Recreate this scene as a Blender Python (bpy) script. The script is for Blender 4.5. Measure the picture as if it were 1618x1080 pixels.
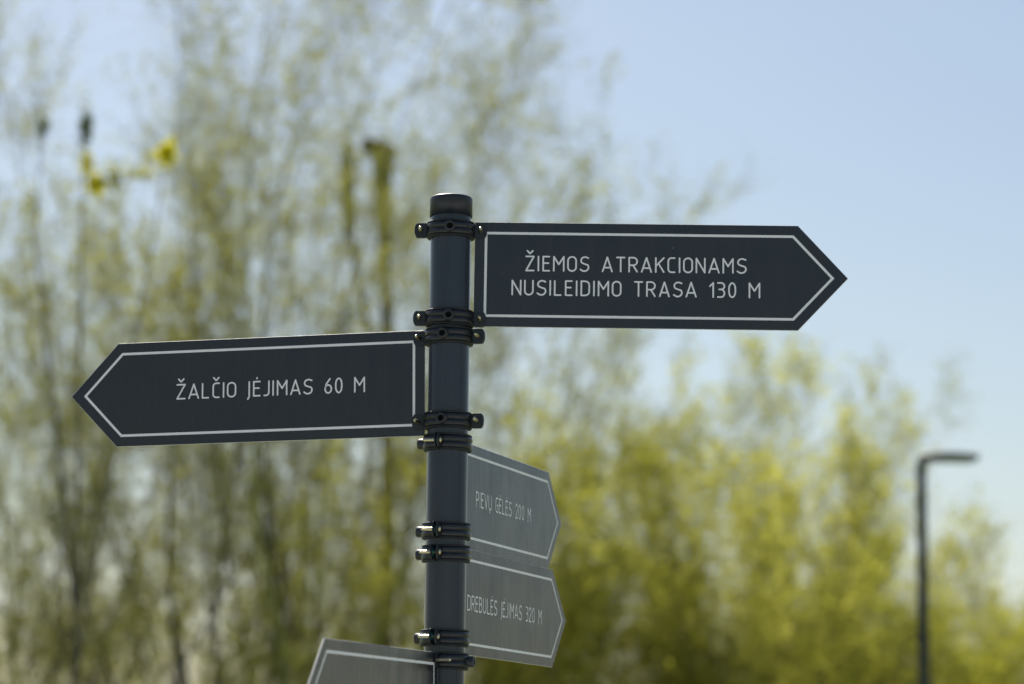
import bpy, math, random
import numpy as np
from mathutils import Vector, Matrix

for o in list(bpy.data.objects):
    bpy.data.objects.remove(o, do_unlink=True)
scene = bpy.context.scene
R = math.radians
COL = scene.collection

# ------------------------------------------------------------------ camera
cam_data = bpy.data.cameras.new('camera')
cam = bpy.data.objects.new('camera', cam_data)
COL.objects.link(cam)
scene.camera = cam
fw = Vector((0.02179359, 0.9858537, 0.16618521))
rt = Vector((0.99964423, -0.02404446, 0.01154425))
up = Vector((-0.01537678, -0.16587449, 0.98602698))
m = Matrix((rt, up, -fw)).transposed().to_4x4()
m.translation = Vector((0.0, -5.3211, 1.55))
cam.matrix_world = m
cam_data.sensor_width = 36.0
cam_data.lens = 101.28
cam_data.clip_start = 0.1
cam_data.clip_end = 3000
cam_data.dof.use_dof = True
cam_data.dof.focus_distance = 5.50
cam_data.dof.aperture_fstop = 3.1

# ------------------------------------------------------------------ sky, sun, exposure
SUN_EL, SUN_AZ = R(49), R(-14)          # azimuth from +Y (view direction), negative = left
world = bpy.data.worlds.new('World')
scene.world = world
world.use_nodes = True
nt = world.node_tree
bg = nt.nodes['Background']
sky = nt.nodes.new('ShaderNodeTexSky')
sky.sky_type = 'NISHITA'
sky.sun_disc = False
sky.sun_elevation = SUN_EL
sky.sun_rotation = SUN_AZ
sky.altitude = 0
sky.air_density = 1.15
sky.dust_density = 1.2
sky.ozone_density = 1.3
nt.links.new(sky.outputs[0], bg.inputs['Color'])
bg.inputs['Strength'].default_value = 0.056
sd = bpy.data.lights.new('sun', 'SUN')
sd.energy = 5.0
sd.angle = R(0.53)
sd.color = (1.0, 0.94, 0.85)
sun = bpy.data.objects.new('sun', sd)
COL.objects.link(sun)
to_sun = Vector((math.sin(SUN_AZ)*math.cos(SUN_EL), math.cos(SUN_AZ)*math.cos(SUN_EL), math.sin(SUN_EL)))
sun.rotation_euler = (-to_sun).to_track_quat('-Z', 'Y').to_euler()
sun.location = (-10, 10, 20)
vs = scene.view_settings
vs.view_transform = 'Standard'
vs.look = 'None'
vs.gamma = 1.0
vs.exposure = 0.80
scene.cycles.use_denoising = True
scene.cycles.max_bounces = 8
scene.cycles.transmission_bounces = 4

# ------------------------------------------------------------------ helpers
def tag(o, label=None, cat=None, group=None, kind=None):
    if label: o['label'] = label
    if cat: o['category'] = cat
    if group: o['group'] = group
    if kind: o['kind'] = kind
    return o

def empty(name, loc=(0, 0, 0), rz=0.0):
    o = bpy.data.objects.new(name, None)
    o.empty_display_size = 0.05
    o.location = loc
    o.rotation_euler = (0, 0, rz)
    COL.objects.link(o)
    return o

class MB:
    def __init__(s): s.v, s.f, s.mi, s.sm = [], [], [], []
    def add(s, vs_, fs_, mi=0, smooth=False):
        b = len(s.v)
        s.v += [tuple(p) for p in vs_]
        for f in fs_:
            s.f.append([b+i for i in f]); s.mi.append(mi); s.sm.append(smooth)
    def lathe(s, prof, n=32, axis='z', org=(0, 0, 0), smooth=True, mi=0):
        """prof: list of (radius, height); revolve about an axis through org"""
        vs_, fs_ = [], []
        for r, h in prof:
            for k in range(n):
                a = 2*math.pi*k/n
                c, d = r*math.cos(a), r*math.sin(a)
                p = {'z': (c, d, h), 'y': (d, h, c), 'x': (h, c, d)}[axis]
                vs_.append((p[0]+org[0], p[1]+org[1], p[2]+org[2]))
        for i in range(len(prof)-1):
            for k in range(n):
                q = (k+1) % n
                fs_.append((i*n+k, i*n+q, (i+1)*n+q, (i+1)*n+k))
        s.add(vs_, fs_, mi, smooth)
    def prism(s, poly, y0, y1, mi=0, mi_side=None):
        """poly in (x,z), extruded along y"""
        n = len(poly)
        vs_ = [(x, y0, z) for x, z in poly] + [(x, y1, z) for x, z in poly]
        s.add(vs_, [tuple(range(n)), tuple(range(2*n-1, n-1, -1))], mi)
        s.add(vs_, [(i, (i+1) % n, n+(i+1) % n, n+i) for i in range(n)], mi if mi_side is None else mi_side)
    def build(s, name, mats, parent=None, loc=(0, 0, 0), recalc=True):
        me = bpy.data.meshes.new(name)
        me.from_pydata(s.v, [], s.f)
        for m_ in (mats if isinstance(mats, (list, tuple)) else [mats]):
            me.materials.append(m_)
        me.polygons.foreach_set('material_index', s.mi)
        me.polygons.foreach_set('use_smooth', s.sm)
        if recalc:
            import bmesh
            bm = bmesh.new(); bm.from_mesh(me)
            bmesh.ops.remove_doubles(bm, verts=bm.verts, dist=1e-6)
            bmesh.ops.recalc_face_normals(bm, faces=bm.faces)
            bm.to_mesh(me); bm.free()
        me.update()
        o = bpy.data.objects.new(name, me)
        COL.objects.link(o)
        o.parent = parent
        o.location = loc
        return o

def copy_part(src, parent, loc=None):
    c = src.copy()
    COL.objects.link(c)
    c.parent = parent
    if loc is not None: c.location = loc
    return c

# ------------------------------------------------------------------ materials
def mat(name, col, rough=0.5, metal=0.0, spec=0.5, noise=0.0, nscale=20.0, rough_var=0.0, bump=0.0, bscale=200.0, coat=0.0):
    m_ = bpy.data.materials.new(name)
    m_.use_nodes = True
    t = m_.node_tree
    b = t.nodes['Principled BSDF']
    b.inputs['Base Color'].default_value = (*col, 1)
    b.inputs['Roughness'].default_value = rough
    b.inputs['Metallic'].default_value = metal
    b.inputs['Specular IOR Level'].default_value = spec
    b.inputs['Coat Weight'].default_value = coat
    tc = t.nodes.new('ShaderNodeTexCoord')
    if noise or rough_var:
        n = t.nodes.new('ShaderNodeTexNoise')
        n.inputs['Scale'].default_value = nscale
        n.inputs['Detail'].default_value = 6
        t.links.new(tc.outputs['Object'], n.inputs['Vector'])
        if noise:
            r_ = t.nodes.new('ShaderNodeMapRange')
            r_.inputs['From Min'].default_value = 0.3
            r_.inputs['From Max'].default_value = 0.7
            r_.inputs['To Min'].default_value = 1-noise
            r_.inputs['To Max'].default_value = 1+noise
            t.links.new(n.outputs['Fac'], r_.inputs['Value'])
            x = t.nodes.new('ShaderNodeMix'); x.data_type = 'RGBA'; x.blend_type = 'MULTIPLY'
            x.inputs['Factor'].default_value = 1
            x.inputs['A'].default_value = (*col, 1)
            t.links.new(r_.outputs['Result'], x.inputs['B'])
            t.links.new(x.outputs['Result'], b.inputs['Base Color'])
        if rough_var:
            r_ = t.nodes.new('ShaderNodeMapRange')
            r_.inputs['From Min'].default_value = 0.3
            r_.inputs['From Max'].default_value = 0.7
            r_.inputs['To Min'].default_value = rough-rough_var
            r_.inputs['To Max'].default_value = rough+rough_var
            t.links.new(n.outputs['Fac'], r_.inputs['Value'])
            t.links.new(r_.outputs['Result'], b.inputs['Roughness'])
    if bump:
        n2 = t.nodes.new('ShaderNodeTexNoise')
        n2.inputs['Scale'].default_value = bscale
        n2.inputs['Detail'].default_value = 3
        t.links.new(tc.outputs['Object'], n2.inputs['Vector'])
        bp = t.nodes.new('ShaderNodeBump')
        bp.inputs['Strength'].default_value = bump
        bp.inputs['Distance'].default_value = 0.002
        t.links.new(n2.outputs['Fac'], bp.inputs['Height'])
        t.links.new(bp.outputs['Normal'], b.inputs['Normal'])
    return m_

def leaf_mat(name, ramp, trans=0.5):
    """foliage whose colour varies from leaf to leaf, letting some light through"""
    m_ = bpy.data.materials.new(name)
    m_.use_nodes = True
    t = m_.node_tree
    t.nodes.remove(t.nodes['Principled BSDF'])
    out = t.nodes['Material Output']
    g = t.nodes.new('ShaderNodeNewGeometry')
    cr = t.nodes.new('ShaderNodeValToRGB')
    el = cr.color_ramp.elements
    while len(el) < len(ramp): el.new(0.5)
    for e, (p, c) in zip(el, ramp):
        e.position = p; e.color = (*c, 1)
    t.links.new(g.outputs['Random Per Island'], cr.inputs['Fac'])
    d = t.nodes.new('ShaderNodeBsdfDiffuse')
    tr = t.nodes.new('ShaderNodeBsdfTranslucent')
    mx = t.nodes.new('ShaderNodeMixShader')
    mx.inputs[0].default_value = trans
    t.links.new(cr.outputs['Color'], d.inputs['Color'])
    t.links.new(cr.outputs['Color'], tr.inputs['Color'])
    t.links.new(d.outputs[0], mx.inputs[1])
    t.links.new(tr.outputs[0], mx.inputs[2])
    t.links.new(mx.outputs[0], out.inputs['Surface'])
    return m_

M = {
    'pole': mat('anthracite_pole_paint', (0.023, 0.029, 0.040), 0.22, rough_var=0.05, nscale=9, bump=0.03, bscale=350),
    'cap': mat('black_cap_plastic', (0.013, 0.017, 0.025), 0.42, bump=0.02, bscale=400),
    'panel': mat('anthracite_sign_face', (0.0185, 0.021, 0.029), 0.37, spec=0.62, rough_var=0.04, nscale=14, noise=0.06),
    'edge': mat('raw_aluminium_edge', (0.62, 0.61, 0.58), 0.5, metal=0.3, bump=0.12, bscale=260),
    'white': mat('white_sign_vinyl', (0.90, 0.88, 0.87), 0.45, noise=0.03, nscale=60),
    'band': mat('dark_clamp_steel', (0.012, 0.014, 0.018), 0.33, rough_var=0.08, nscale=40, bump=0.05, bscale=150),
    'rubber': mat('black_rubber', (0.012, 0.012, 0.013), 0.6),
    'bolt': mat('yellow_zinc_bolt', (0.62, 0.55, 0.38), 0.33, metal=1.0, noise=0.2, nscale=300),
    'boss': mat('black_nut_steel', (0.020, 0.021, 0.025), 0.42),
    'hole': mat('dark_thread_hole', (0.006, 0.006, 0.007), 0.8),
    'washer': mat('green_washer_plastic', (0.01, 0.13, 0.12), 0.4),
    'speck': mat('dirt_speck', (0.16, 0.15, 0.13), 0.8),
    'lamp': mat('grey_lamp_paint', (0.022, 0.027, 0.030), 0.5, rough_var=0.05, nscale=5),
    'lens': mat('lamp_lens', (0.55, 0.57, 0.57), 0.25),
    'bark': mat('willow_bark', (0.11, 0.095, 0.07), 0.9, noise=0.35, nscale=6),
    'bark_pale': mat('grey_twig_bark', (0.125, 0.105, 0.070), 0.9, noise=0.3, nscale=6),
    'lichen': mat('lichen_bark', (0.38, 0.36, 0.10), 0.9, noise=0.35, nscale=5),
    'nest': mat('nest_twigs', (0.05, 0.042, 0.034), 0.95, noise=0.3, nscale=20),
    'olive': leaf_mat('olive_spring_leaves', [(0.0, (0.22, 0.23, 0.05)), (0.6, (0.34, 0.345, 0.085)), (1.0, (0.48, 0.47, 0.15))], 0.55),
    'yellowgreen': leaf_mat('yellow_green_leaves', [(0.0, (0.33, 0.335, 0.06)), (0.5, (0.47, 0.465, 0.075)), (1.0, (0.62, 0.60, 0.11))], 0.62),
    'grass_leaf': leaf_mat('green_leaves', [(0.0, (0.32, 0.34, 0.05)), (0.6, (0.44, 0.44, 0.06)), (1.0, (0.58, 0.55, 0.08))], 0.6),
    'dark_leaf': leaf_mat('dark_green_leaves', [(0.0, (0.09, 0.11, 0.05)), (1.0, (0.17, 0.20, 0.08))], 0.4),
    'blossom': leaf_mat('yellow_blossom', [(0.0, (0.72, 0.66, 0.02)), (1.0, (0.88, 0.84, 0.06))], 0.5),
}

def weather(m_, base, dust, rough, wave=0.0):
    """faint rain streaks, dust and a slight waviness of the sheet"""
    t = m_.node_tree
    b = t.nodes['Principled BSDF']
    tc = t.nodes.new('ShaderNodeTexCoord')
    mp = t.nodes.new('ShaderNodeMapping'); mp.inputs['Scale'].default_value = (70, 70, 5)
    t.links.new(tc.outputs['Object'], mp.inputs['Vector'])
    n = t.nodes.new('ShaderNodeTexNoise'); n.inputs['Scale'].default_value = 1.0; n.inputs['Detail'].default_value = 5
    t.links.new(mp.outputs['Vector'], n.inputs['Vector'])
    n2 = t.nodes.new('ShaderNodeTexNoise'); n2.inputs['Scale'].default_value = 6.0; n2.inputs['Detail'].default_value = 8; n2.inputs['Roughness'].default_value = 0.7
    t.links.new(tc.outputs['Object'], n2.inputs['Vector'])
    mu = t.nodes.new('ShaderNodeMath'); mu.operation = 'MULTIPLY'
    t.links.new(n.outputs['Fac'], mu.inputs[0]); t.links.new(n2.outputs['Fac'], mu.inputs[1])
    r_ = t.nodes.new('ShaderNodeMapRange')
    r_.inputs['From Min'].default_value = 0.16; r_.inputs['From Max'].default_value = 0.45
    t.links.new(mu.outputs[0], r_.inputs['Value'])
    x = t.nodes.new('ShaderNodeMix'); x.data_type = 'RGBA'
    x.inputs['A'].default_value = (*base, 1); x.inputs['B'].default_value = (*dust, 1)
    t.links.new(r_.outputs['Result'], x.inputs['Factor'])
    t.links.new(x.outputs['Result'], b.inputs['Base Color'])
    r2 = t.nodes.new('ShaderNodeMapRange')
    r2.inputs['To Min'].default_value = rough[0]; r2.inputs['To Max'].default_value = rough[1]
    t.links.new(r_.outputs['Result'], r2.inputs['Value'])
    t.links.new(r2.outputs['Result'], b.inputs['Roughness'])
    if wave:
        n3 = t.nodes.new('ShaderNodeTexNoise'); n3.inputs['Scale'].default_value = 5.0; n3.inputs['Detail'].default_value = 2
        t.links.new(tc.outputs['Object'], n3.inputs['Vector'])
        bp = t.nodes.new('ShaderNodeBump'); bp.inputs['Strength'].default_value = wave; bp.inputs['Distance'].default_value = 0.01
        t.links.new(n3.outputs['Fac'], bp.inputs['Height'])
        t.links.new(bp.outputs['Normal'], b.inputs['Normal'])
weather(M['panel'], (0.0115, 0.0132, 0.0190), (0.022, 0.024, 0.029), (0.25, 0.37), 0.3)
weather(M['pole'], (0.021, 0.027, 0.040), (0.036, 0.041, 0.050), (0.19, 0.30))

# ------------------------------------------------------------------ ground
gm = bpy.data.materials.new('meadow_grass')
gm.use_nodes = True
t = gm.node_tree
b = t.nodes['Principled BSDF']; b.inputs['Roughness'].default_value = 0.95
tc = t.nodes.new('ShaderNodeTexCoord')
n1 = t.nodes.new('ShaderNodeTexNoise'); n1.inputs['Scale'].default_value = 0.6; n1.inputs['Detail'].default_value = 8
cr = t.nodes.new('ShaderNodeValToRGB')
cr.color_ramp.elements[0].position = 0.3; cr.color_ramp.elements[0].color = (0.075, 0.105, 0.035, 1)
cr.color_ramp.elements[1].position = 0.7; cr.color_ramp.elements[1].color = (0.15, 0.17, 0.075, 1)
t.links.new(tc.outputs['Object'], n1.inputs['Vector'])
t.links.new(n1.outputs['Fac'], cr.inputs['Fac'])
t.links.new(cr.outputs['Color'], b.inputs['Base Color'])
g = MB()
N = 40
pts = []
for j in range(N+1):
    for i in range(N+1):
        x = (i/N-0.5)*2; y = (j/N-0.5)*2
        x = math.copysign(abs(x)**2.2, x)*1200; y = math.copysign(abs(y)**2.2, y)*1200
        r = math.hypot(x, y)
        z = 0.0 if r < 3 else 0.05*math.sin(x*0.21)*math.cos(y*0.17)*min(1, (r-3)/10)
        pts.append((x, y, z))
g.add(pts, [(j*(N+1)+i, j*(N+1)+i+1, (j+1)*(N+1)+i+1, (j+1)*(N+1)+i) for j in range(N) for i in range(N)], 0, True)
ground = g.build('ground', gm)
tag(ground, kind='structure')
# unseen pale gravel strip, added to bounce sunlight up onto the sign faces
bounce_mat = mat('pale_bounce_gravel', (0.34, 0.345, 0.36), 0.9, noise=0.25, nscale=30, bump=0.6, bscale=90)
g = MB()
pp = []
for i in range(41):
    x = -30+1.5*i
    w_ = 2.6+0.15*math.sin(x*0.9)
    c_ = -3.4+0.4*math.sin(x*0.12)
    pp += [(x, c_-w_, 0.03), (x, c_-w_*0.3, 0.075), (x, c_+w_*0.3, 0.075), (x, c_+w_, 0.03)]
g.add(pp, [(4*i+k, 4*i+4+k, 4*i+5+k, 4*i+1+k) for i in range(40) for k in range(3)], 0, True)
tag(g.build('bounce_path', bounce_mat), kind='structure')

# ------------------------------------------------------------------ lettering (monoline strokes)
def arc(cx, cy, rx, ry, a0, a1, n=10):
    return [(cx+rx*math.cos(R(a0+(a1-a0)*i/n)), cy+ry*math.sin(R(a0+(a1-a0)*i/n))) for i in range(n+1)]

def rrect(w, rx, ry):
    p = arc(w-rx, 1-ry, rx, ry, 0, 90) + arc(rx, 1-ry, rx, ry, 90, 180) + arc(rx, ry, rx, ry, 180, 270) + arc(w-rx, ry, rx, ry, 270, 360)
    return p + [p[0]]

def s_path(w):
    return [(w*0.97, 0.93)] + arc(w*0.56, 0.75, w*0.50, 0.25, 62, 222, 12) + [(w*0.5, 0.51)] + \
        arc(w*0.47, 0.27, w*0.53, 0.27, 40, -118, 12) + [(0.0, 0.12)]

def glyph(ch, w):
    """strokes on a cap-height-1 box, w wide (centre lines)"""
    base = {'Ž': 'Z', 'Č': 'C', 'Ė': 'E', 'Į': 'I', 'Ų': 'U'}.get(ch, ch)
    S = []
    if base == 'I': S = [[(w/2, 0), (w/2, 1)]]
    elif base == 'Z': S = [[(0, 1), (w, 1)], [(w, 1), (0, 0)], [(0, 0), (w, 0)]]
    elif base == 'E': S = [[(w, 1), (0, 1)], [(0, 1), (0, 0)], [(0, 0), (w, 0)], [(0, .54), (w*.86, .54)]]
    elif base == 'L': S = [[(0, 1), (0, 0)], [(0, 0), (w, 0)]]
    elif base == 'T': S = [[(0, 1), (w, 1)], [(w/2, 1), (w/2, 0)]]
    elif base == 'M': S = [[(0, 0), (0, 1)], [(0, 1), (w/2, .46)], [(w/2, .46), (w, 1)], [(w, 1), (w, 0)]]
    elif base == 'N': S = [[(0, 0), (0, 1)], [(0, 1), (w, 0)], [(w, 0), (w, 1)]]
    elif base == 'A': S = [[(0, 0), (w/2, 1)], [(w/2, 1), (w, 0)], [(w*.14, .27), (w*.86, .27)]]
    elif base == 'V': S = [[(0, 1), (w/2, 0)], [(w/2, 0), (w, 1)]]
    elif base == 'K': S = [[(0, 0), (0, 1)], [(w, 1), (0, .42)], [(w*.34, .60), (w, 0)]]
    elif base == 'U': S = [[(0, 1)] + arc(w/2, w*.5, w/2, w*.5, 180, 360, 14) + [(w, 1)]]
    elif base == 'J': S = [[(w, 1)] + arc(w*.35, .22, w*.65, .22, 0, -90, 9) + [(0, 0)]]
    elif base == 'C': S = [[(w, 1)] + arc(w*.5, .78, w*.5, .22, 90, 180, 9) + arc(w*.5, .22, w*.5, .22, 180, 270, 9) + [(w, 0)]]
    elif base == 'G': S = [[(w, 1)] + arc(w*.5, .78, w*.5, .22, 90, 180, 9) + arc(w*.5, .22, w*.5, .22, 180, 270, 9) + [(w, 0)], [(w, 0), (w, .5)], [(w, .5), (w*.55, .5)]]
    elif base == 'O': S = [rrect(w, w*.5, .27)]
    elif base == '0': S = [rrect(w, w*.5, .42)]
    elif base == 'D': S = [[(0, 0), (0, 1)], [(0, 1), (w*.45, 1)] + arc(w*.45, .74, w*.55, .26, 90, 0, 9)[1:] + arc(w*.45, .26, w*.55, .26, 0, -90, 9) + [(0, 0)]]
    elif base == 'P': S = [[(0, 0), (0, 1)], [(0, 1), (w*.5, 1)] + arc(w*.5, .72, w*.5, .28, 90, -90, 14)[1:] + [(0, .44)]]
    elif base == 'R': S = [[(0, 0), (0, 1)], [(0, 1), (w*.5, 1)] + arc(w*.5, .73, w*.5, .27, 90, -90, 14)[1:] + [(0, .46)], [(w*.48, .46), (w, 0)]]
    elif base == 'B': S = [[(0, 0), (0, 1)], [(0, 1), (w*.45, 1)] + arc(w*.45, .77, w*.48, .23, 90, -90, 12)[1:] + [(0, .54)], [(w*.45, .54)] + arc(w*.5, .27, w*.5, .27, 90, -90, 12) + [(0, 0)]]
    elif base == 'S': S = [s_path(w)]
    elif base == '1': S = [[(0, .76), (w, 1)], [(w, 1), (w, 0)]]
    elif base == '2': S = [arc(w*.5, .74, w*.5, .26, 165, -20, 14) + [(0, 0)], [(0, 0), (w, 0)]]
    elif base == '3': S = [[(0, 1), (w*.5, 1)] + arc(w*.5, .77, w*.5, .23, 80, -80, 12) + [(w*.22, .54)], [(w*.5, .54)] + arc(w*.5, .27, w*.5, .27, 80, -80, 12) + [(0, 0)]]
    elif base == '6': S = [[(w*.78, 1), (w*.22, .66), (0, .34)] + arc(w*.5, .28, w*.5, .28, 175, 360, 16) + arc(w*.5, .28, w*.5, .28, 0, 160, 14)[1:]]
    if ch in 'ŽČ': S += [[(w/2-.19, 1.40), (w/2, 1.20)], [(w/2, 1.20), (w/2+.19, 1.40)]]
    if ch == 'Ė': S += [[(w*.52, 1.22), (w*.52, 1.27)]]
    if ch == 'Į': S += [[(w/2, 0), (w/2-.02, -.08), (w/2-.10, -.22)]]
    if ch == 'Ų': S += [[(w*.52, 0), (w*.40, -.22)]]
    return S

def stroke(poly, hw, ncap=6):
    """closed outline quads of a round-ended stroke"""
    P = [np.array(p, float) for p in poly]
    P = [p for i, p in enumerate(P) if i == 0 or np.linalg.norm(p-P[i-1]) > 1e-7]
    closed = np.linalg.norm(P[0]-P[-1]) < 1e-6 and len(P) > 3
    n = len(P)
    vs_, fs_ = [], []
    for i in range(n):
        a = P[i-1] if i > 0 else (P[-2] if closed else None)
        c = P[i+1] if i < n-1 else (P[1] if closed else None)
        d1 = (P[i]-a)/np.linalg.norm(P[i]-a) if a is not None else None
        d2 = (c-P[i])/np.linalg.norm(c-P[i]) if c is not None else None
        if d1 is None: d1 = d2
        if d2 is None: d2 = d1
        tn = d1+d2; tn /= np.linalg.norm(tn)
        nn = np.array((-tn[1], tn[0]))
        k = hw/max(0.6, float(nn @ np.array((-d1[1], d1[0]))))
        vs_ += [P[i]+nn*k, P[i]-nn*k]
    for i in range(n-1):
        fs_.append((2*i, 2*i+1, 2*i+3, 2*i+2))
    if not closed:
        for e, (p, q) in ((0, (P[0], P[1])), (n-1, (P[-1], P[-2]))):
            d = (p-q)/np.linalg.norm(p-q)
            a0 = math.atan2(d[1], d[0])
            b0 = len(vs_)
            vs_ += [p+hw*np.array((math.cos(a0+math.pi*(i/ncap-.5)), math.sin(a0+math.pi*(i/ncap-.5)))) for i in range(ncap+1)]
            fs_.append(tuple(range(b0, b0+ncap+1)))
    return vs_, fs_

CAP_H, STROKE = 0.0300, 0.0030
NAT = {'I': 0, 'Į': 0, 'Z': .5, 'Ž': .5, 'E': .37, 'Ė': .37, 'M': .58, 'O': .48, 'S': .49, 'A': .57, 'T': .46, 'R': .46, 'K': .48,
       'C': .38, 'Č': .38, 'G': .42, 'N': .5, 'L': .38, 'U': .48, 'Ų': .48, 'D': .48, 'P': .44, 'V': .52, 'B': .45, 'J': .28, '1': .2, '2': .38, '3': .38, '0': .38, '6': .38}

def natural(text, s_left, s_right):
    """outer letter extents with even spacing between two ends"""
    x, ext = 0.0, []
    for ch in text:
        if ch == ' ': x += .62; continue
        w = NAT[ch]+.125
        ext.append((x, x+w)); x += w+.16
    k = (s_right-s_left)/(x-.16)
    return [(s_left+a*k, s_left+b_*k) for a, b_ in ext]

def lettering(parent, text, ext, base_h, fs, place):
    chars = [c for c in text if c != ' ']
    hw = STROKE/2
    d = -fs                              # reading direction along the panel's s axis
    k_ = 0
    for ch, (a, b_) in zip(chars, ext):
        mb = MB()
        wid = abs(b_-a)-STROKE
        hh = CAP_H-STROKE
        wid = max(wid, 0.0)
        for st in glyph(ch, wid/hh if ch not in 'IĮ' else 0.0):
            pts_ = [(p[0]*hh, p[1]*hh) for p in st]
            v, f = stroke(pts_, hw)
            x0 = a+d*hw if ch not in 'IĮ' else (a+b_)/2
            lift = 0.00035+0.00003*(k_ % 4); k_ += 1
            mb.add([place(x0+d*q[0], base_h+hw+q[1], fs*(T_PANEL/2+lift)) for q in v], f)
        mb.build('letter', M['white'], parent, recalc=False)

rnd = random.Random(5)
# ------------------------------------------------------------------ signpost
POLE_R = 0.038
post = empty('signpost', (0, 0, 0))
tag(post, 'round anthracite steel post with a black cap carrying the arrow signs', 'post')
mb = MB()
mb.lathe([(POLE_R, -0.3), (POLE_R, 2.700)], 64)
mb.build('pole', M['pole'], post)
mb = MB()
a_s = R(-52)
ca, sa = math.cos(a_s), math.sin(a_s)
vs_ = []
for z_ in (-0.2, 2.66):
    for rr, w_ in ((POLE_R-0.0006, -0.0007), (POLE_R+0.00035, -0.0004), (POLE_R+0.00035, 0.0004), (POLE_R-0.0006, 0.0007)):
        vs_.append((rr*ca-w_*sa, rr*sa+w_*ca, z_))
mb.add(vs_, [(0, 1, 5, 4), (1, 2, 6, 5), (2, 3, 7, 6)])
mb.build('weld_seam', M['pole'], post)
mb = MB()
prof = [(0.0385, 2.688), (0.0385, 2.6845), (0.0402, 2.6835), (0.0402, 2.7165)]
prof += [(0.0402-0.006*(1-math.cos(R(a))), 2.7165+0.0060*math.sin(R(a))) for a in range(15, 91, 15)]
prof += [(0.018, 2.7240), (0.0, 2.7245)]
mb.lathe(prof, 64)
mb.build('cap', M['cap'], post)

T_PANEL = 0.003
S0, SL, ST, PH = 0.0452, 0.6527, 0.7465, 0.2003

def inset(poly, d):
    n = len(poly); out = []
    for i in range(n):
        p0, p1, p2 = (np.array(poly[j % n], float) for j in (i-1, i, i+1))
        e1 = (p1-p0)/np.linalg.norm(p1-p0); e2 = (p2-p1)/np.linalg.norm(p2-p1)
        n1_, n2_ = np.array((-e1[1], e1[0])), np.array((-e2[1], e2[0]))
        bis = n1_+n2_; bis /= np.linalg.norm(bis)
        out.append(p1+bis*d/float(bis @ n1_))
    return out

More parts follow.
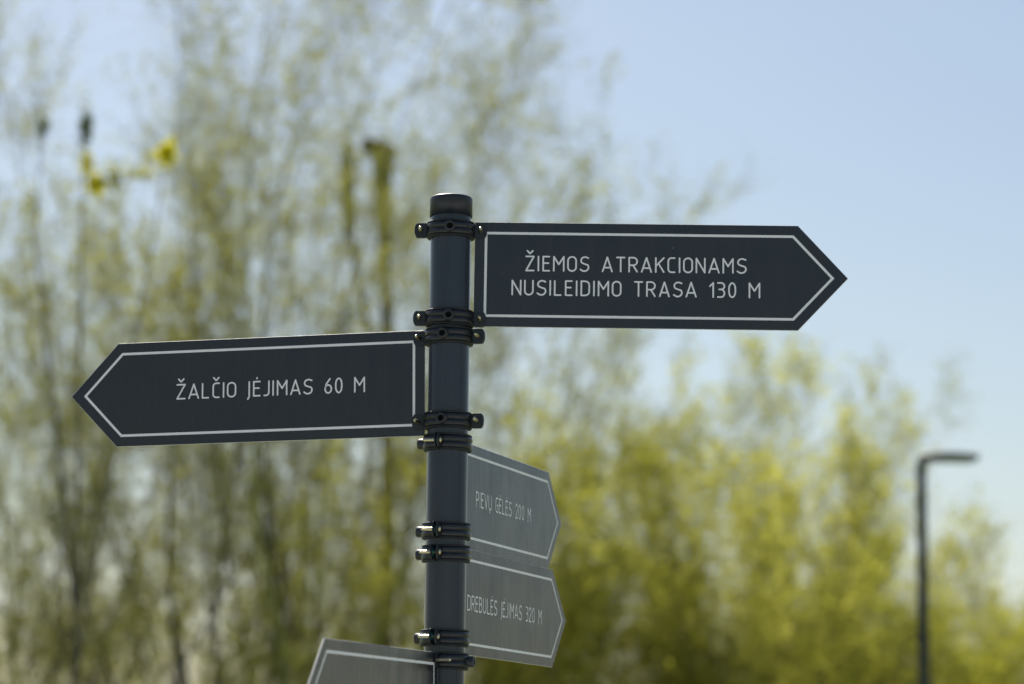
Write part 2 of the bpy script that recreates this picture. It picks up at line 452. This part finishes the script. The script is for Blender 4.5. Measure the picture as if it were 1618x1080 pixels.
def make_clamp(parent, dz, bs, gap, sign_gap=T_PANEL):
    """two-piece pipe clamp; ears lie along local +X (sign side) and -X; bs = side of the half with the nut boss"""
    mb = MB()
    prof = [(0.0435, -0.0118)]
    for c in (-0.0058, 0.0058):
        prof += [(0.0436+0.0030*math.cos(R(a)), c+0.0054*math.sin(R(a))) for a in range(-80, 81, 20)]
    prof += [(0.0435, 0.0118), (0.0418, 0.0118), (0.0418, -0.0118)]
    n = 28
    for side in (1, -1):
        g0 = (sign_gap/2+0.0004, gap/2)
        a0 = math.asin((g0[0]+0.0005)/0.044); a1 = math.pi-math.asin((g0[1]+0.0005)/0.044)
        vs_, fs_ = [], []
        np_ = len(prof)
        for k in range(n+1):
            a = a0+(a1-a0)*k/n
            for r, z in prof: vs_.append((r*math.cos(a), side*r*math.sin(a), z))
        for k in range(n):
            for i in range(np_):
                j = (i+1) % np_
                fs_.append((k*np_+i, k*np_+j, (k+1)*np_+j, (k+1)*np_+i))
        fs_ += [tuple(range(np_)), tuple(range(n*np_, (n+1)*np_))]
        mb.add(vs_, fs_, 0, True)
        # ears: flat plates with a bowed outer end
        for sx, gg in ((1, g0[0]), (-1, g0[1])):
            zt = 0.0140
            poly = [(0.0425, -zt+0.001), (0.050, -zt)]
            poly += [(0.0630+0.0024*math.cos(R(a)), -zt+0.0028+0.0028*math.sin(R(a))) for a in (-90, -60, -30)]
            poly += [(0.0654+0.0030*math.cos(R(a)), 0.0110*math.sin(R(a))) for a in range(-80, 81, 20)]
            poly += [(0.0630+0.0024*math.cos(R(a)), zt-0.0028+0.0028*math.sin(R(a))) for a in (30, 60, 90)]
            poly += [(0.050, zt), (0.0425, zt-0.001)]
            mb.prism([(sx*x, z) for x, z in poly], side*gg, side*(gg+0.0026))
    cl = mb.build('clamp', M['band'], parent, (0, 0, dz))
    cl.rotation_euler = (R(rnd.uniform(-0.5, 0.5)), R(rnd.uniform(-0.9, 0.9)), 0)
    bv = cl.modifiers.new('edge', 'BEVEL'); bv.width = 0.0005; bv.segments = 2; bv.limit_method = 'ANGLE'; bv.angle_limit = R(50)
    # rubber liner that shows above and below the band
    mb = MB()
    pr = [(0.0381, -0.0150), (0.0440, -0.0152), (0.0452, -0.0140), (0.0450, -0.0122), (0.0416, -0.0120),
          (0.0416, 0.0120), (0.0450, 0.0122), (0.0452, 0.0140), (0.0440, 0.0152), (0.0381, 0.0150)]
    n = 30
    for side in (1, -1):
        a0 = R(5); a1 = math.pi-math.asin((gap/2+0.001)/0.044)
        vs_, fs_ = [], []
        for k in range(n+1):
            a = a0+(a1-a0)*k/n
            for r, z in pr: vs_.append((r*math.cos(a), side*r*math.sin(a), z))
        q = len(pr)
        for k in range(n):
            for i in range(q):
                j = (i+1) % q
                fs_.append((k*q+i, k*q+j, (k+1)*q+j, (k+1)*q+i))
        fs_ += [tuple(range(q)), tuple(range(n*q, (n+1)*q))]
        mb.add(vs_, fs_, 0, False)
    mb.build('rubber_liner', M['rubber'], cl)
    # nut boss with a threaded hole
    mb = MB()
    r_o, r_i, y0, y1 = 0.0102, 0.0056, 0.0430, 0.0575
    mb.lathe([(r_o, bs*y0), (r_o, bs*(y1-0.0012)), (r_o-0.0012, bs*y1), (r_i+0.0006, bs*y1), (r_i, bs*(y1-0.0006)), (r_i, bs*(y1-0.011))], 28, 'y')
    mb.lathe([(r_i, bs*(y1-0.011)), (0.0, bs*(y1-0.011))], 28, 'y', mi=1)
    mb.build('nut_boss', [M['boss'], M['hole']], cl)
    # bolts: head on the plain half, thread end past the boss half
    for sx, gg, ln in ((1, sign_gap/2+0.0004, 0.026), (-1, gap/2, 0.025)):
        x = sx*0.0565
        r_ = 0.0034
        prof = [(0.0, -bs*(gg+0.0066)), (0.0022, -bs*(gg+0.0064)), (0.0050, -bs*(gg+0.0052)), (0.0064, -bs*(gg+0.0027)), (r_, -bs*(gg+0.0026))]
        y_ = gg+0.0026
        tend = y_+ln
        prof += [(r_, bs*y_)]
        k = 0
        while y_ < tend-0.0035:
            prof += [(r_+0.0002, bs*(y_+0.0003)), (r_-0.0003, bs*(y_+0.0008))]; y_ += 0.001
        prof += [(r_, bs*(tend-0.0030)), (r_-0.0001, bs*(tend-0.0028)), (0.0024, bs*(tend-0.0010)), (0.0019, bs*tend), (0.0, bs*tend)]
        mb = MB()
        mb.lathe(prof, 16, 'y', (x, 0, 0))
        bo = mb.build('bolt', M['bolt'], cl)
    if gap > 0.0025:
        mb = MB()
        ya, yb = bs*(gap/2-0.0001), bs*(gap/2-0.0014)
        mb.lathe([(0.0031, ya), (0.0074, ya), (0.0074, yb), (0.0031, yb), (0.0031, ya)], 20, 'y', (-0.0565, 0, 0), smooth=False)
        mb.build('washer', M['washer'], cl)
    return cl

def make_sign(label, az, zc, tilt, fs, bs, clamps, lines, specks=()):
    root = empty('arrow_sign', (0, 0, zc), R(az))
    tag(root, label, 'sign', 'arrow signs clamped to the post')
    ct, st = math.cos(R(tilt)), math.sin(R(tilt))
    def place(s, h, y=0.0):
        ds = s-S0
        return (S0+ds*ct-h*st, y, ds*st+h*ct)
    h = PH/2
    outline = [(S0, -h), (SL, -h), (ST, 0), (SL, h), (S0, h)]
    mb = MB()
    poly = [(place(s, hh)[0], place(s, hh)[2]) for s, hh in outline]
    mb.prism(poly, -T_PANEL/2, T_PANEL/2, 0, 1)
    pa = mb.build('panel', [M['panel'], M['edge']], root)
    bv = pa.modifiers.new('edge', 'BEVEL'); bv.width = 0.0006; bv.segments = 1; bv.limit_method = 'ANGLE'; bv.angle_limit = R(60); bv.material = 1
    # white border line on the face
    o1, o2 = inset(outline, 0.0188), inset(outline, 0.0236)
    mb = MB()
    y = fs*(T_PANEL/2+0.0003)
    mb.add([place(p[0], p[1], y) for p in o1]+[place(p[0], p[1], y) for p in o2],
           [(i, (i+1) % 5, 5+(i+1) % 5, 5+i) for i in range(5)])
    mb.build('border_line', M['white'], root, recalc=False)
    for text, ext, bh in lines:
        lettering(root, text, ext, bh, fs, place)
    if specks:
        for s, hh, rx, rz, a in specks:
            mb = MB()
            c_, s_ = math.cos(a), math.sin(a)
            mb.add([place(s+rx*c_*math.cos(q)-rz*s_*math.sin(q), hh+rx*s_*math.cos(q)+rz*c_*math.sin(q), fs*(T_PANEL/2+0.0002))
                    for q in [i*math.pi/4 for i in range(8)]], [tuple(range(8))])
            mb.build('dirt_speck', M['speck'], root, recalc=False)
    for dz, gap in clamps:
        make_clamp(root, dz, bs, gap)
    return root

L1 = [(0.1409, 0.1583), (0.1637, 0.1674), (0.173, 0.1875), (0.193, 0.2146), (0.2196, 0.2378), (0.2432, 0.2612), (0.2847, 0.3052), (0.3114, 0.3288), (0.3345, 0.3525), (0.3581, 0.3789), (0.3845, 0.4025), (0.4079, 0.4228), (0.4287, 0.4324), (0.4372, 0.4558), (0.4607, 0.4794), (0.4846, 0.5059), (0.5111, 0.5321), (0.5376, 0.5565)]
L2 = [(0.1156, 0.1343), (0.1392, 0.1573), (0.1628, 0.1812), (0.1864, 0.1901), (0.1952, 0.2097), (0.2158, 0.2303), (0.236, 0.2397), (0.2451, 0.263), (0.2685, 0.2722), (0.2775, 0.2987), (0.3038, 0.3221), (0.3454, 0.3625), (0.3682, 0.3862), (0.3923, 0.4125), (0.4185, 0.4367), (0.442, 0.4631), (0.4863, 0.4954), (0.501, 0.5163), (0.522, 0.5369), (0.5602, 0.582)]
L3 = [(0.534, 0.5154), (0.5101, 0.4885), (0.4833, 0.4685), (0.462, 0.4473), (0.4418, 0.4379), (0.4332, 0.4146), (0.391, 0.3865), (0.3814, 0.3663), (0.3604, 0.3484), (0.3432, 0.3397), (0.3343, 0.3133), (0.3079, 0.2872), (0.2819, 0.2635), (0.2407, 0.2255), (0.2199, 0.2052), (0.1826, 0.1612)]
make_sign('dark arrow sign reading ŽIEMOS ATRAKCIONAMS NUSILEIDIMO TRASA 130 M, pointing right',
          -2.293, 2.5747, -0.226, -1, -1, [(0.0823, 0.0038), (-0.0862, 0.0038)],
          [('ŽIEMOS ATRAKCIONAMS', L1, 0.0066), ('NUSILEIDIMO TRASA 130 M', L2, -0.0397)],
          [(0.418, 0.0545, 0.0022, 0.0010, 0.6), (0.386, 0.0745, 0.0012, 0.0007, 0.2), (0.331, 0.0660, 0.0010, 0.0006, 1.2), (0.590, 0.0620, 0.0012, 0.0004, 0.4), (0.096, 0.002, 0.0009, 0.0005, 0.1), (0.60, -0.040, 0.0006, 0.0005, 0.1)])
make_sign('dark arrow sign reading ŽALČIO ĮĖJIMAS 60 M, pointing left',
          166.017, 2.3685, -0.958, 1, 1, [(0.0850, 0.0038), (-0.0735, 0.0038)],
          [('ŽALČIO ĮĖJIMAS 60 M', L3, -0.0134)], [(0.40, 0.012, 0.0008, 0.0005, 0.3)])
make_sign('grey arrow sign reading PIEVŲ GĖLĖS 200 M, upper receding one',
          71.254, 2.1680, 0.95, -1, 1, [(0.0852, 0.0030), (-0.0790, 0.0050)],
          [('PIEVŲ GĖLĖS 200 M', natural('PIEVŲ GĖLĖS 200 M', 0.1675, 0.5268), -0.0163)], [(0.395, 0.052, 0.0022, 0.0009, 0.3)])
make_sign('grey arrow sign reading DREBULĖS ĮĖJIMAS 320 M, receding to the right, lower one',
          70.303, 1.9676, 0.70, -1, 1, [(0.0792, 0.0090), (-0.0758, 0.0085)],
          [('DREBULĖS ĮĖJIMAS 320 M', natural('DREBULĖS ĮĖJIMAS 320 M', 0.1181, 0.5773), -0.0166)])
make_sign('grey arrow sign with bare face at the bottom left, cut by the picture edge',
          252.61, 1.7632, -1.274, 1, 1, [(0.0860, 0.0038), (-0.0790, 0.0038)], [])

# ------------------------------------------------------------------ street lamp
lx, ly = 3.99, 18.68
lamp = empty('street_lamp', (lx, ly, 0))
tag(lamp, 'slim dark grey park lamp post with a flat head reaching right', 'street lamp')
mb = MB()
mb.lathe([(0.085, -0.2), (0.085, 0.02), (0.060, 0.03), (0.062, 1.1), (0.056, 1.3), (0.040, 4.50), (0.040, 4.57)], 24)
mb.build('pole', M['lamp'], lamp)
mb = MB()
mb.prism([(-0.024, 0.55), (0.024, 0.55), (0.024, 0.85), (-0.024, 0.85)], -0.064, -0.056)
mb.build('service_door', M['lamp'], lamp)
mb = MB()
sec = []
spine = [(0.0, 4.55), (0.001, 4.60), (0.007, 4.638), (0.028, 4.660), (0.085, 4.668)] + [(0.085+0.385*u, 4.664+0.016*math.sin(u*math.pi*0.7)-0.012*u*u) for u in (0.15, 0.3, 0.5, 0.7, 0.85, 1.0)]
for i, (x, z) in enumerate(spine):       # post bends over into one flat bowed blade
    a_, b2 = spine[max(0, i-1)], spine[min(len(spine)-1, i+1)]
    tx, tz = b2[0]-a_[0], b2[1]-a_[1]
    q = math.hypot(tx, tz); nx, nz = -tz/q, tx/q
    u = max(0, (x-0.06)/0.41)
    wy = 0.041+0.075*min(1, u/0.3)
    th = 0.041-0.016*u
    ring = []
    for k in range(10):
        a = 2*math.pi*k/10
        ca, sa = math.cos(a), math.sin(a)
        e_ = 1.0 if i < 3 else 0.65
        h_ = th*math.copysign(abs(sa)**e_, sa)
        ring.append((x+nx*h_, wy*math.copysign(abs(ca)**e_, ca), z+nz*h_))
    sec.append(ring)
ns = len(sec)
vs_ = [p for r_ in sec for p in r_]
fs_ = [(i*10+k, i*10+(k+1) % 10, (i+1)*10+(k+1) % 10, (i+1)*10+k) for i in range(ns-1) for k in range(10)]
fs_ += [tuple(range(10)), tuple(range((ns-1)*10, ns*10))]
mb.add(vs_, fs_, 0, True)
mb.build('lamp_head', M['lamp'], lamp)
mb = MB()
mb.add([(0.16, -0.075, 4.630), (0.42, -0.075, 4.625), (0.42, 0.075, 4.625), (0.16, 0.075, 4.630),
        (0.16, -0.075, 4.655), (0.42, -0.075, 4.655), (0.42, 0.075, 4.655), (0.16, 0.075, 4.655)],
       [(0, 1, 2, 3), (4, 5, 6, 7), (0, 1, 5, 4), (1, 2, 6, 5), (2, 3, 7, 6), (3, 0, 4, 7)])
mb.build('lens', M['lens'], lamp)
# ------------------------------------------------------------------ vegetation
def unit(a):
    return a/np.maximum(np.linalg.norm(a, axis=-1, keepdims=True), 1e-9)

def walk(rg, start, d, length, m_, upb, wig, grav=0.0):
    """N polylines of m_ points: (N,m_,3)"""
    n = len(start)
    P = np.zeros((n, m_, 3)); P[:, 0] = start
    d = unit(d)
    step = (length/(m_-1))[:, None]
    for i in range(1, m_):
        P[:, i] = P[:, i-1]+d*step
        d = unit(d+np.array((0, 0, upb-grav*i/m_))+rg.normal(0, wig, (n, 3)))
    return P

def offshoots(rg, P, Rr, k, t0, t1, ang, lmin, lmax, m_, upb, wig, shrink=0.55, grav=0.0, taper=0.5, rmin=0.002, tpow=1.0):
    n, mm, _ = P.shape
    idx = np.repeat(np.arange(n), k)
    t_ = t0+(t1-t0)*rg.random(n*k)**tpow
    f = t_*(mm-1); i0 = np.minimum(f.astype(int), mm-2); fr = (f-i0)[:, None]
    a, b_ = P[idx, i0], P[idx, i0+1]
    start = a+(b_-a)*fr
    tan = unit(b_-a)
    rr = Rr[idx, i0]
    perp = unit(np.cross(tan, rg.normal(0, 1, (n*k, 3))))
    an = np.radians(rg.uniform(ang[0], ang[1], n*k))[:, None]
    d = tan*np.cos(an)+perp*np.sin(an)
    ln = rg.uniform(lmin, lmax, n*k)*(1-taper*t_)
    C_ = walk(rg, start, d, ln, m_, upb, wig, grav)
    r0 = np.maximum(rr*shrink, rmin)
    Rc = r0[:, None]*np.linspace(1, 0.35, m_)[None, :]
    return C_, Rc

def tubes(P, Rr, sides):
    n, m_, _ = P.shape
    T = np.zeros_like(P); T[:, 1:-1] = P[:, 2:]-P[:, :-2]; T[:, 0] = P[:, 1]-P[:, 0]; T[:, -1] = P[:, -1]-P[:, -2]
    T = unit(T)
    a = unit(np.cross(T, np.array((0.91, 0.37, 0.13)))); b_ = np.cross(T, a)
    ph = np.arange(sides)*2*math.pi/sides
    V = P[:, :, None, :]+Rr[:, :, None, None]*(a[:, :, None, :]*np.cos(ph)[None, None, :, None]+b_[:, :, None, :]*np.sin(ph)[None, None, :, None])
    base = (np.arange(n)*m_*sides)[:, None, None]
    i = (np.arange(m_-1)*sides)[None, :, None]; k = np.arange(sides)[None, None, :]; k2 = (k+1) % sides
    F = np.stack([base+i+k, base+i+k2, base+i+sides+k2, base+i+sides+k], -1).reshape(-1, 4)
    return V.reshape(-1, 3), F

def leaves(rg, P, k, size, spread, aspect=0.45, tuft=2.5):
    n, m_, _ = P.shape
    wt = rg.random(n)**tuft
    idx = rg.choice(n, n*k, p=wt/wt.sum())
    f = rg.uniform(0.1, 1.0, n*k)*(m_-1); i0 = np.minimum(f.astype(int), m_-2); fr = (f-i0)[:, None]
    a, b_ = P[idx, i0], P[idx, i0+1]
    c = a+(b_-a)*fr+rg.normal(0, spread, (n*k, 3))
    d = unit(unit(b_-a)*0.6+rg.normal(0, 0.7, (n*k, 3)))
    s = unit(np.cross(d, rg.normal(0, 1, (n*k, 3))))
    L = (size*rg.uniform(0.6, 1.3, n*k))[:, None]
    w = L*aspect*0.5
    V = np.stack([c, c+d*L*0.45+s*w, c+d*L, c+d*L*0.45-s*w], 1).reshape(-1, 3)
    F = np.arange(len(V)).reshape(-1, 4)
    return V, F

def mesh_np(name, VF, material, parent, smooth=True):
    vs_, fs_, off = [], [], 0
    for V, F in VF:
        vs_.append(V); fs_.append(F+off); off += len(V)
    V = np.concatenate(vs_); F = np.concatenate(fs_)
    me = bpy.data.meshes.new(name)
    me.vertices.add(len(V)); me.vertices.foreach_set('co', V.astype(np.float32).ravel())
    me.loops.add(F.size); me.loops.foreach_set('vertex_index', F.astype(np.int32).ravel())
    me.polygons.add(len(F))
    me.polygons.foreach_set('loop_start', np.arange(0, F.size, 4, dtype=np.int32))
    me.polygons.foreach_set('use_smooth', np.full(len(F), smooth))
    me.materials.append(material)
    me.update(calc_edges=True)
    o = bpy.data.objects.new(name, me)
    COL.objects.link(o)
    o.parent = parent
    return o

def tree(name, label, cat, xy, height, n_stems, lean, seed, leaf, bark='bark', r0=0.06, base_spread=0.35, bias=(0, 0),
         nb=20, nt_=12, nl=7, lsize=0.045, blen=(0.9, 2.2), tlen=(0.35, 0.9), t0=0.22, ang=(18, 48), upb=0.10, spread=0.03,
         group=None, stem_var=0.35, grav=0.0, lich=0, wig=0.055, taper=0.5, tpow=1.0, tuft=2.5):
    rg = np.random.default_rng(seed)
    root = empty(name, (xy[0], xy[1], 0))
    tag(root, label, cat, group)
    az = rg.uniform(0, 2*math.pi, n_stems)
    la = np.radians(lean)*np.sqrt(rg.random(n_stems))
    start = np.stack([np.cos(az)*base_spread*rg.random(n_stems), np.sin(az)*base_spread*rg.random(n_stems), np.full(n_stems, -0.05)], 1)
    d = np.stack([np.sin(la)*np.cos(az)+bias[0], np.sin(la)*np.sin(az)+bias[1], np.cos(la)], 1)
    ln = height*rg.uniform(1-stem_var, 1.0, n_stems)
    S = walk(rg, start, d, ln, 12, 0.012, wig)
    rs = r0*rg.uniform(0.6, 1.2, n_stems)[:, None]*np.linspace(1, 0.12, 12)[None, :]**1.5
    for i in range(n_stems):
        mesh_np('stem' if n_stems > 1 else 'trunk', [tubes(S[i:i+1], rs[i:i+1], 8)], M['lichen' if lich and i % lich == 0 else bark], root)
    B, Rb = offshoots(rg, S, rs, nb, t0, 1.0, ang, blen[0], blen[1], 7, upb, 0.09, 0.28, grav, taper=taper, tpow=tpow)
    T, Rt = offshoots(rg, B, Rb, nt_, 0.15, 1.0, (15, 60), tlen[0], tlen[1], 4, upb*0.4, 0.14, 0.5, grav, rmin=0.002)
    mesh_np('branches', [tubes(B, Rb, 4), tubes(T, Rt, 3)], M['bark_pale'], root)['kind'] = 'stuff'
    if nl:
        fo = mesh_np('foliage', [leaves(rg, T, nl, lsize, spread, tuft=tuft), leaves(rg, B, nl, lsize, spread*1.5, tuft=tuft)], M[leaf], root, False)
        fo['kind'] = 'stuff'
    return root

WG = 'tall willows behind the left arrow sign'
wk = dict(tpow=0.85, taper=0.4, nb=22, nt_=16, nl=6, lsize=0.06, r0=0.05, t0=0.34, base_spread=1.4, lich=5, stem_var=0.36, blen=(0.9, 2.6), tlen=(0.45, 1.25), ang=(20, 65), upb=0.12, wig=0.085, group=WG)
tree('willow_tree', 'sparse grey-green willow at the far left edge of the picture', 'tree', (-4.6, 27.7), 8.6, 14, 22, 18, 'olive', **wk)
tree('willow_tree', 'tall many-stemmed willow standing behind the left-pointing sign', 'tree', (-2.7, 30.7), 12.4, 15, 17, 15, 'olive', **wk)
tree('willow_tree', 'tall willow between the left sign lettering and the post', 'tree', (-1.6, 27.9), 13.2, 13, 15, 14, 'olive', **wk)
tree('willow_tree', 'tall willow behind the post top, its branches sweeping right', 'tree', (-0.8, 32.7), 13.2, 18, 11, 16, 'olive', **wk)
sk_ = dict(nb=14, nt_=10, nl=6, lsize=0.07, r0=0.035, t0=0.15, base_spread=1.6, group='low olive thickets under the willows')
tree('willow_thicket', 'low olive thicket in the bottom left corner of the picture', 'bush', (-4.6, 32.5), 5.9, 22, 24, 51, 'olive', **sk_)
tree('willow_thicket', 'low olive thicket below the left-pointing sign', 'bush', (-2.6, 33.5), 5.2, 12, 22, 52, 'olive', **sk_)
YG = 'yellow-green bushes in the background'
bk = dict(tuft=1.2, nb=18, nt_=11, nl=8, lsize=0.07, r0=0.03, t0=0.15, base_spread=0.8, group=YG)
tree('willow_bush', 'low olive bush behind the bottom-left sign and the willow stems', 'bush', (-1.0, 26.7), 4.2, 9, 24, 21, 'olive', **bk)
tree('willow_bush', 'yellow-green bush directly behind the lower part of the post', 'bush', (0.6, 27.7), 5.9, 18, 22, 22, 'yellowgreen', **bk)
tree('willow_bush', 'bright yellow-green bush beside the tips of the two receding signs', 'bush', (1.9, 28.7), 6.6, 20, 22, 23, 'yellowgreen', **bk)
tree('willow_bush', 'tallest yellow-green bush, below the right-pointing sign tip', 'bush', (3.3, 29.7), 7.6, 24, 20, 24, 'yellowgreen', **bk)
tree('willow_bush', 'green bush at the right picture edge behind the lamp post', 'bush', (6.9, 30.7), 4.9, 20, 24, 25, 'grass_leaf', **bk)
tree('willow_bush', 'small green bush right beside the tallest yellow-green bush', 'bush', (4.8, 29.7), 5.4, 16, 24, 26, 'grass_leaf', **bk)
tree('willow_bush', 'dull green bush just left of the lamp post', 'bush', (5.7, 33.7), 5.0, 18, 24, 27, 'grass_leaf', **bk)
GG = 'sparse grey trees at the right'
gk = dict(bark='bark_pale', nb=24, nt_=14, nl=8, lsize=0.05, group=GG)
tree('tree', 'sparse grey tree rising above the yellow-green bushes', 'tree', (4.7, 36.7), 8.9, 14, 12, 31, 'olive', r0=0.04, **gk)
tree('tree', 'sparse grey tree between the yellow-green bush and the lamp post', 'tree', (5.5, 32.7), 5.5, 16, 20, 32, 'olive', r0=0.04, **gk)
tree('tree', 'thin pointed tree behind the lamp head', 'tree', (8.1, 38.7), 6.9, 6, 6, 33, 'olive', r0=0.045, blen=(0.5, 1.3), **gk)

# trunk yellow with lichen, its top flared and dark
root = empty('lichen_tree', (-0.98, 34.6, 1.45))
tag(root, 'yellow lichen-covered forked trunk with a dark flared top above the left sign', 'tree')
rg = np.random.default_rng(71)
def trunk(pts_, rad, name, material, sides=10):
    P = np.array(pts_, float)[None]; Q = np.array(rad, float)[None]
    return mesh_np(name, [tubes(P, Q, sides)], M[material], root)
trunk([(0.05, 0, -1.6), (0.13, 0, 2), (0.17, 0, 4), (0.13, 0, 6), (0.07, 0, 7.9)], [0.14, 0.12, 0.10, 0.09, 0.075], 'trunk', 'bark_pale')
trunk([(0.07, 0, 7.85), (0.055, 0, 8.2), (0.02, 0, 8.7), (0.0, 0, 9.2), (-0.02, 0, 9.55)], [0.075, 0.09, 0.12, 0.14, 0.16], 'lichen_trunk', 'lichen')
trunk([(0.10, 0.02, 6.0), (-0.12, 0, 6.8), (-0.34, 0, 7.8), (-0.46, 0, 8.4)], [0.06, 0.055, 0.05, 0.05], 'limb', 'bark_pale')
trunk([(-0.455, 0, 8.37), (-0.49, 0, 8.8), (-0.52, 0, 9.3), (-0.50, 0, 9.7)], [0.082, 0.10, 0.10, 0.06], 'lichen_limb', 'lichen')
trunk([(-0.08, 0, 9.48), (-0.06, 0, 9.56), (-0.04, 0, 9.64), (-0.02, 0, 9.70)], [0.16, 0.29, 0.27, 0.05], 'broken_top', 'nest', 12)

def clump(c, rad, n, size, name, material):
    C_ = np.array(c, float)+rg.normal(0, 1, (n, 3))*np.array(rad)*0.45
    d = unit(rg.normal(0, 1, (n, 3))); s_ = unit(np.cross(d, rg.normal(0, 1, (n, 3))))
    L = (size*rg.uniform(0.6, 1.3, n))[:, None]
    V = np.stack([C_-d*L/2, C_+s_*L*0.25, C_+d*L/2, C_-s_*L*0.25], 1).reshape(-1, 3)
    o = mesh_np(name, [(V, np.arange(len(V)).reshape(-1, 4))], M[material], root, False)
    o['kind'] = 'stuff'
clump((0.05, -0.15, 9.0), (0.8, 0.3, 1.2), 700, 0.06, 'foliage', 'olive')
clump((-0.5, -0.15, 9.1), (0.5, 0.3, 1.3), 600, 0.06, 'foliage', 'olive')
clump((-0.05, -0.1, 7.6), (0.7, 0.3, 1.5), 900, 0.06, 'foliage', 'olive')

# tall sapling at the left with two yellow clumps
root = empty('sapling', (-2.75, 16.7, 0))
tag(root, 'thin sapling at the left edge carrying two bright yellow clumps', 'sapling')
st_ = [[(0, 0, -0.1), (-0.05, 0, 3), (-0.10, 0, 5), (-0.12, 0, 6.2), (-0.12, 0, 7.0)],
       [(-0.05, 0, 3), (-0.30, 0.1, 4.8), (-0.50, 0.1, 6.0), (-0.47, 0.1, 6.95)],
       [(-0.05, 0, 2.6), (0.22, 0, 4.6), (0.42, 0, 5.9), (0.52, 0, 6.75)]]
for q, rr in zip(st_, (0.022, 0.016, 0.016)):
    trunk(q, np.linspace(rr, 0.004, len(q)), 'stem', 'bark_pale', 6)
clump((0.52, 0, 6.72), (0.07, 0.07, 0.09), 420, 0.05, 'yellow_blossom', 'blossom')
clump((-0.10, 0, 6.62), (0.04, 0.05, 0.10), 200, 0.05, 'yellow_blossom', 'blossom')
clump((-0.03, 0, 6.46), (0.06, 0.06, 0.09), 300, 0.05, 'yellow_blossom', 'blossom')
clump((-0.12, 0, 6.92), (0.06, 0.06, 0.17), 200, 0.05, 'foliage', 'dark_leaf')
clump((-0.47, 0.1, 6.92), (0.05, 0.05, 0.10), 90, 0.05, 'foliage', 'dark_leaf')
clump((0.12, 0, 6.52), (0.14, 0.10, 0.14), 200, 0.05, 'foliage', 'olive')
clump((-0.55, 0.1, 6.3), (0.12, 0.10, 0.25), 120, 0.05, 'foliage', 'olive')
clump((0.33, 0, 6.55), (0.20, 0.10, 0.06), 90, 0.05, 'foliage', 'olive')
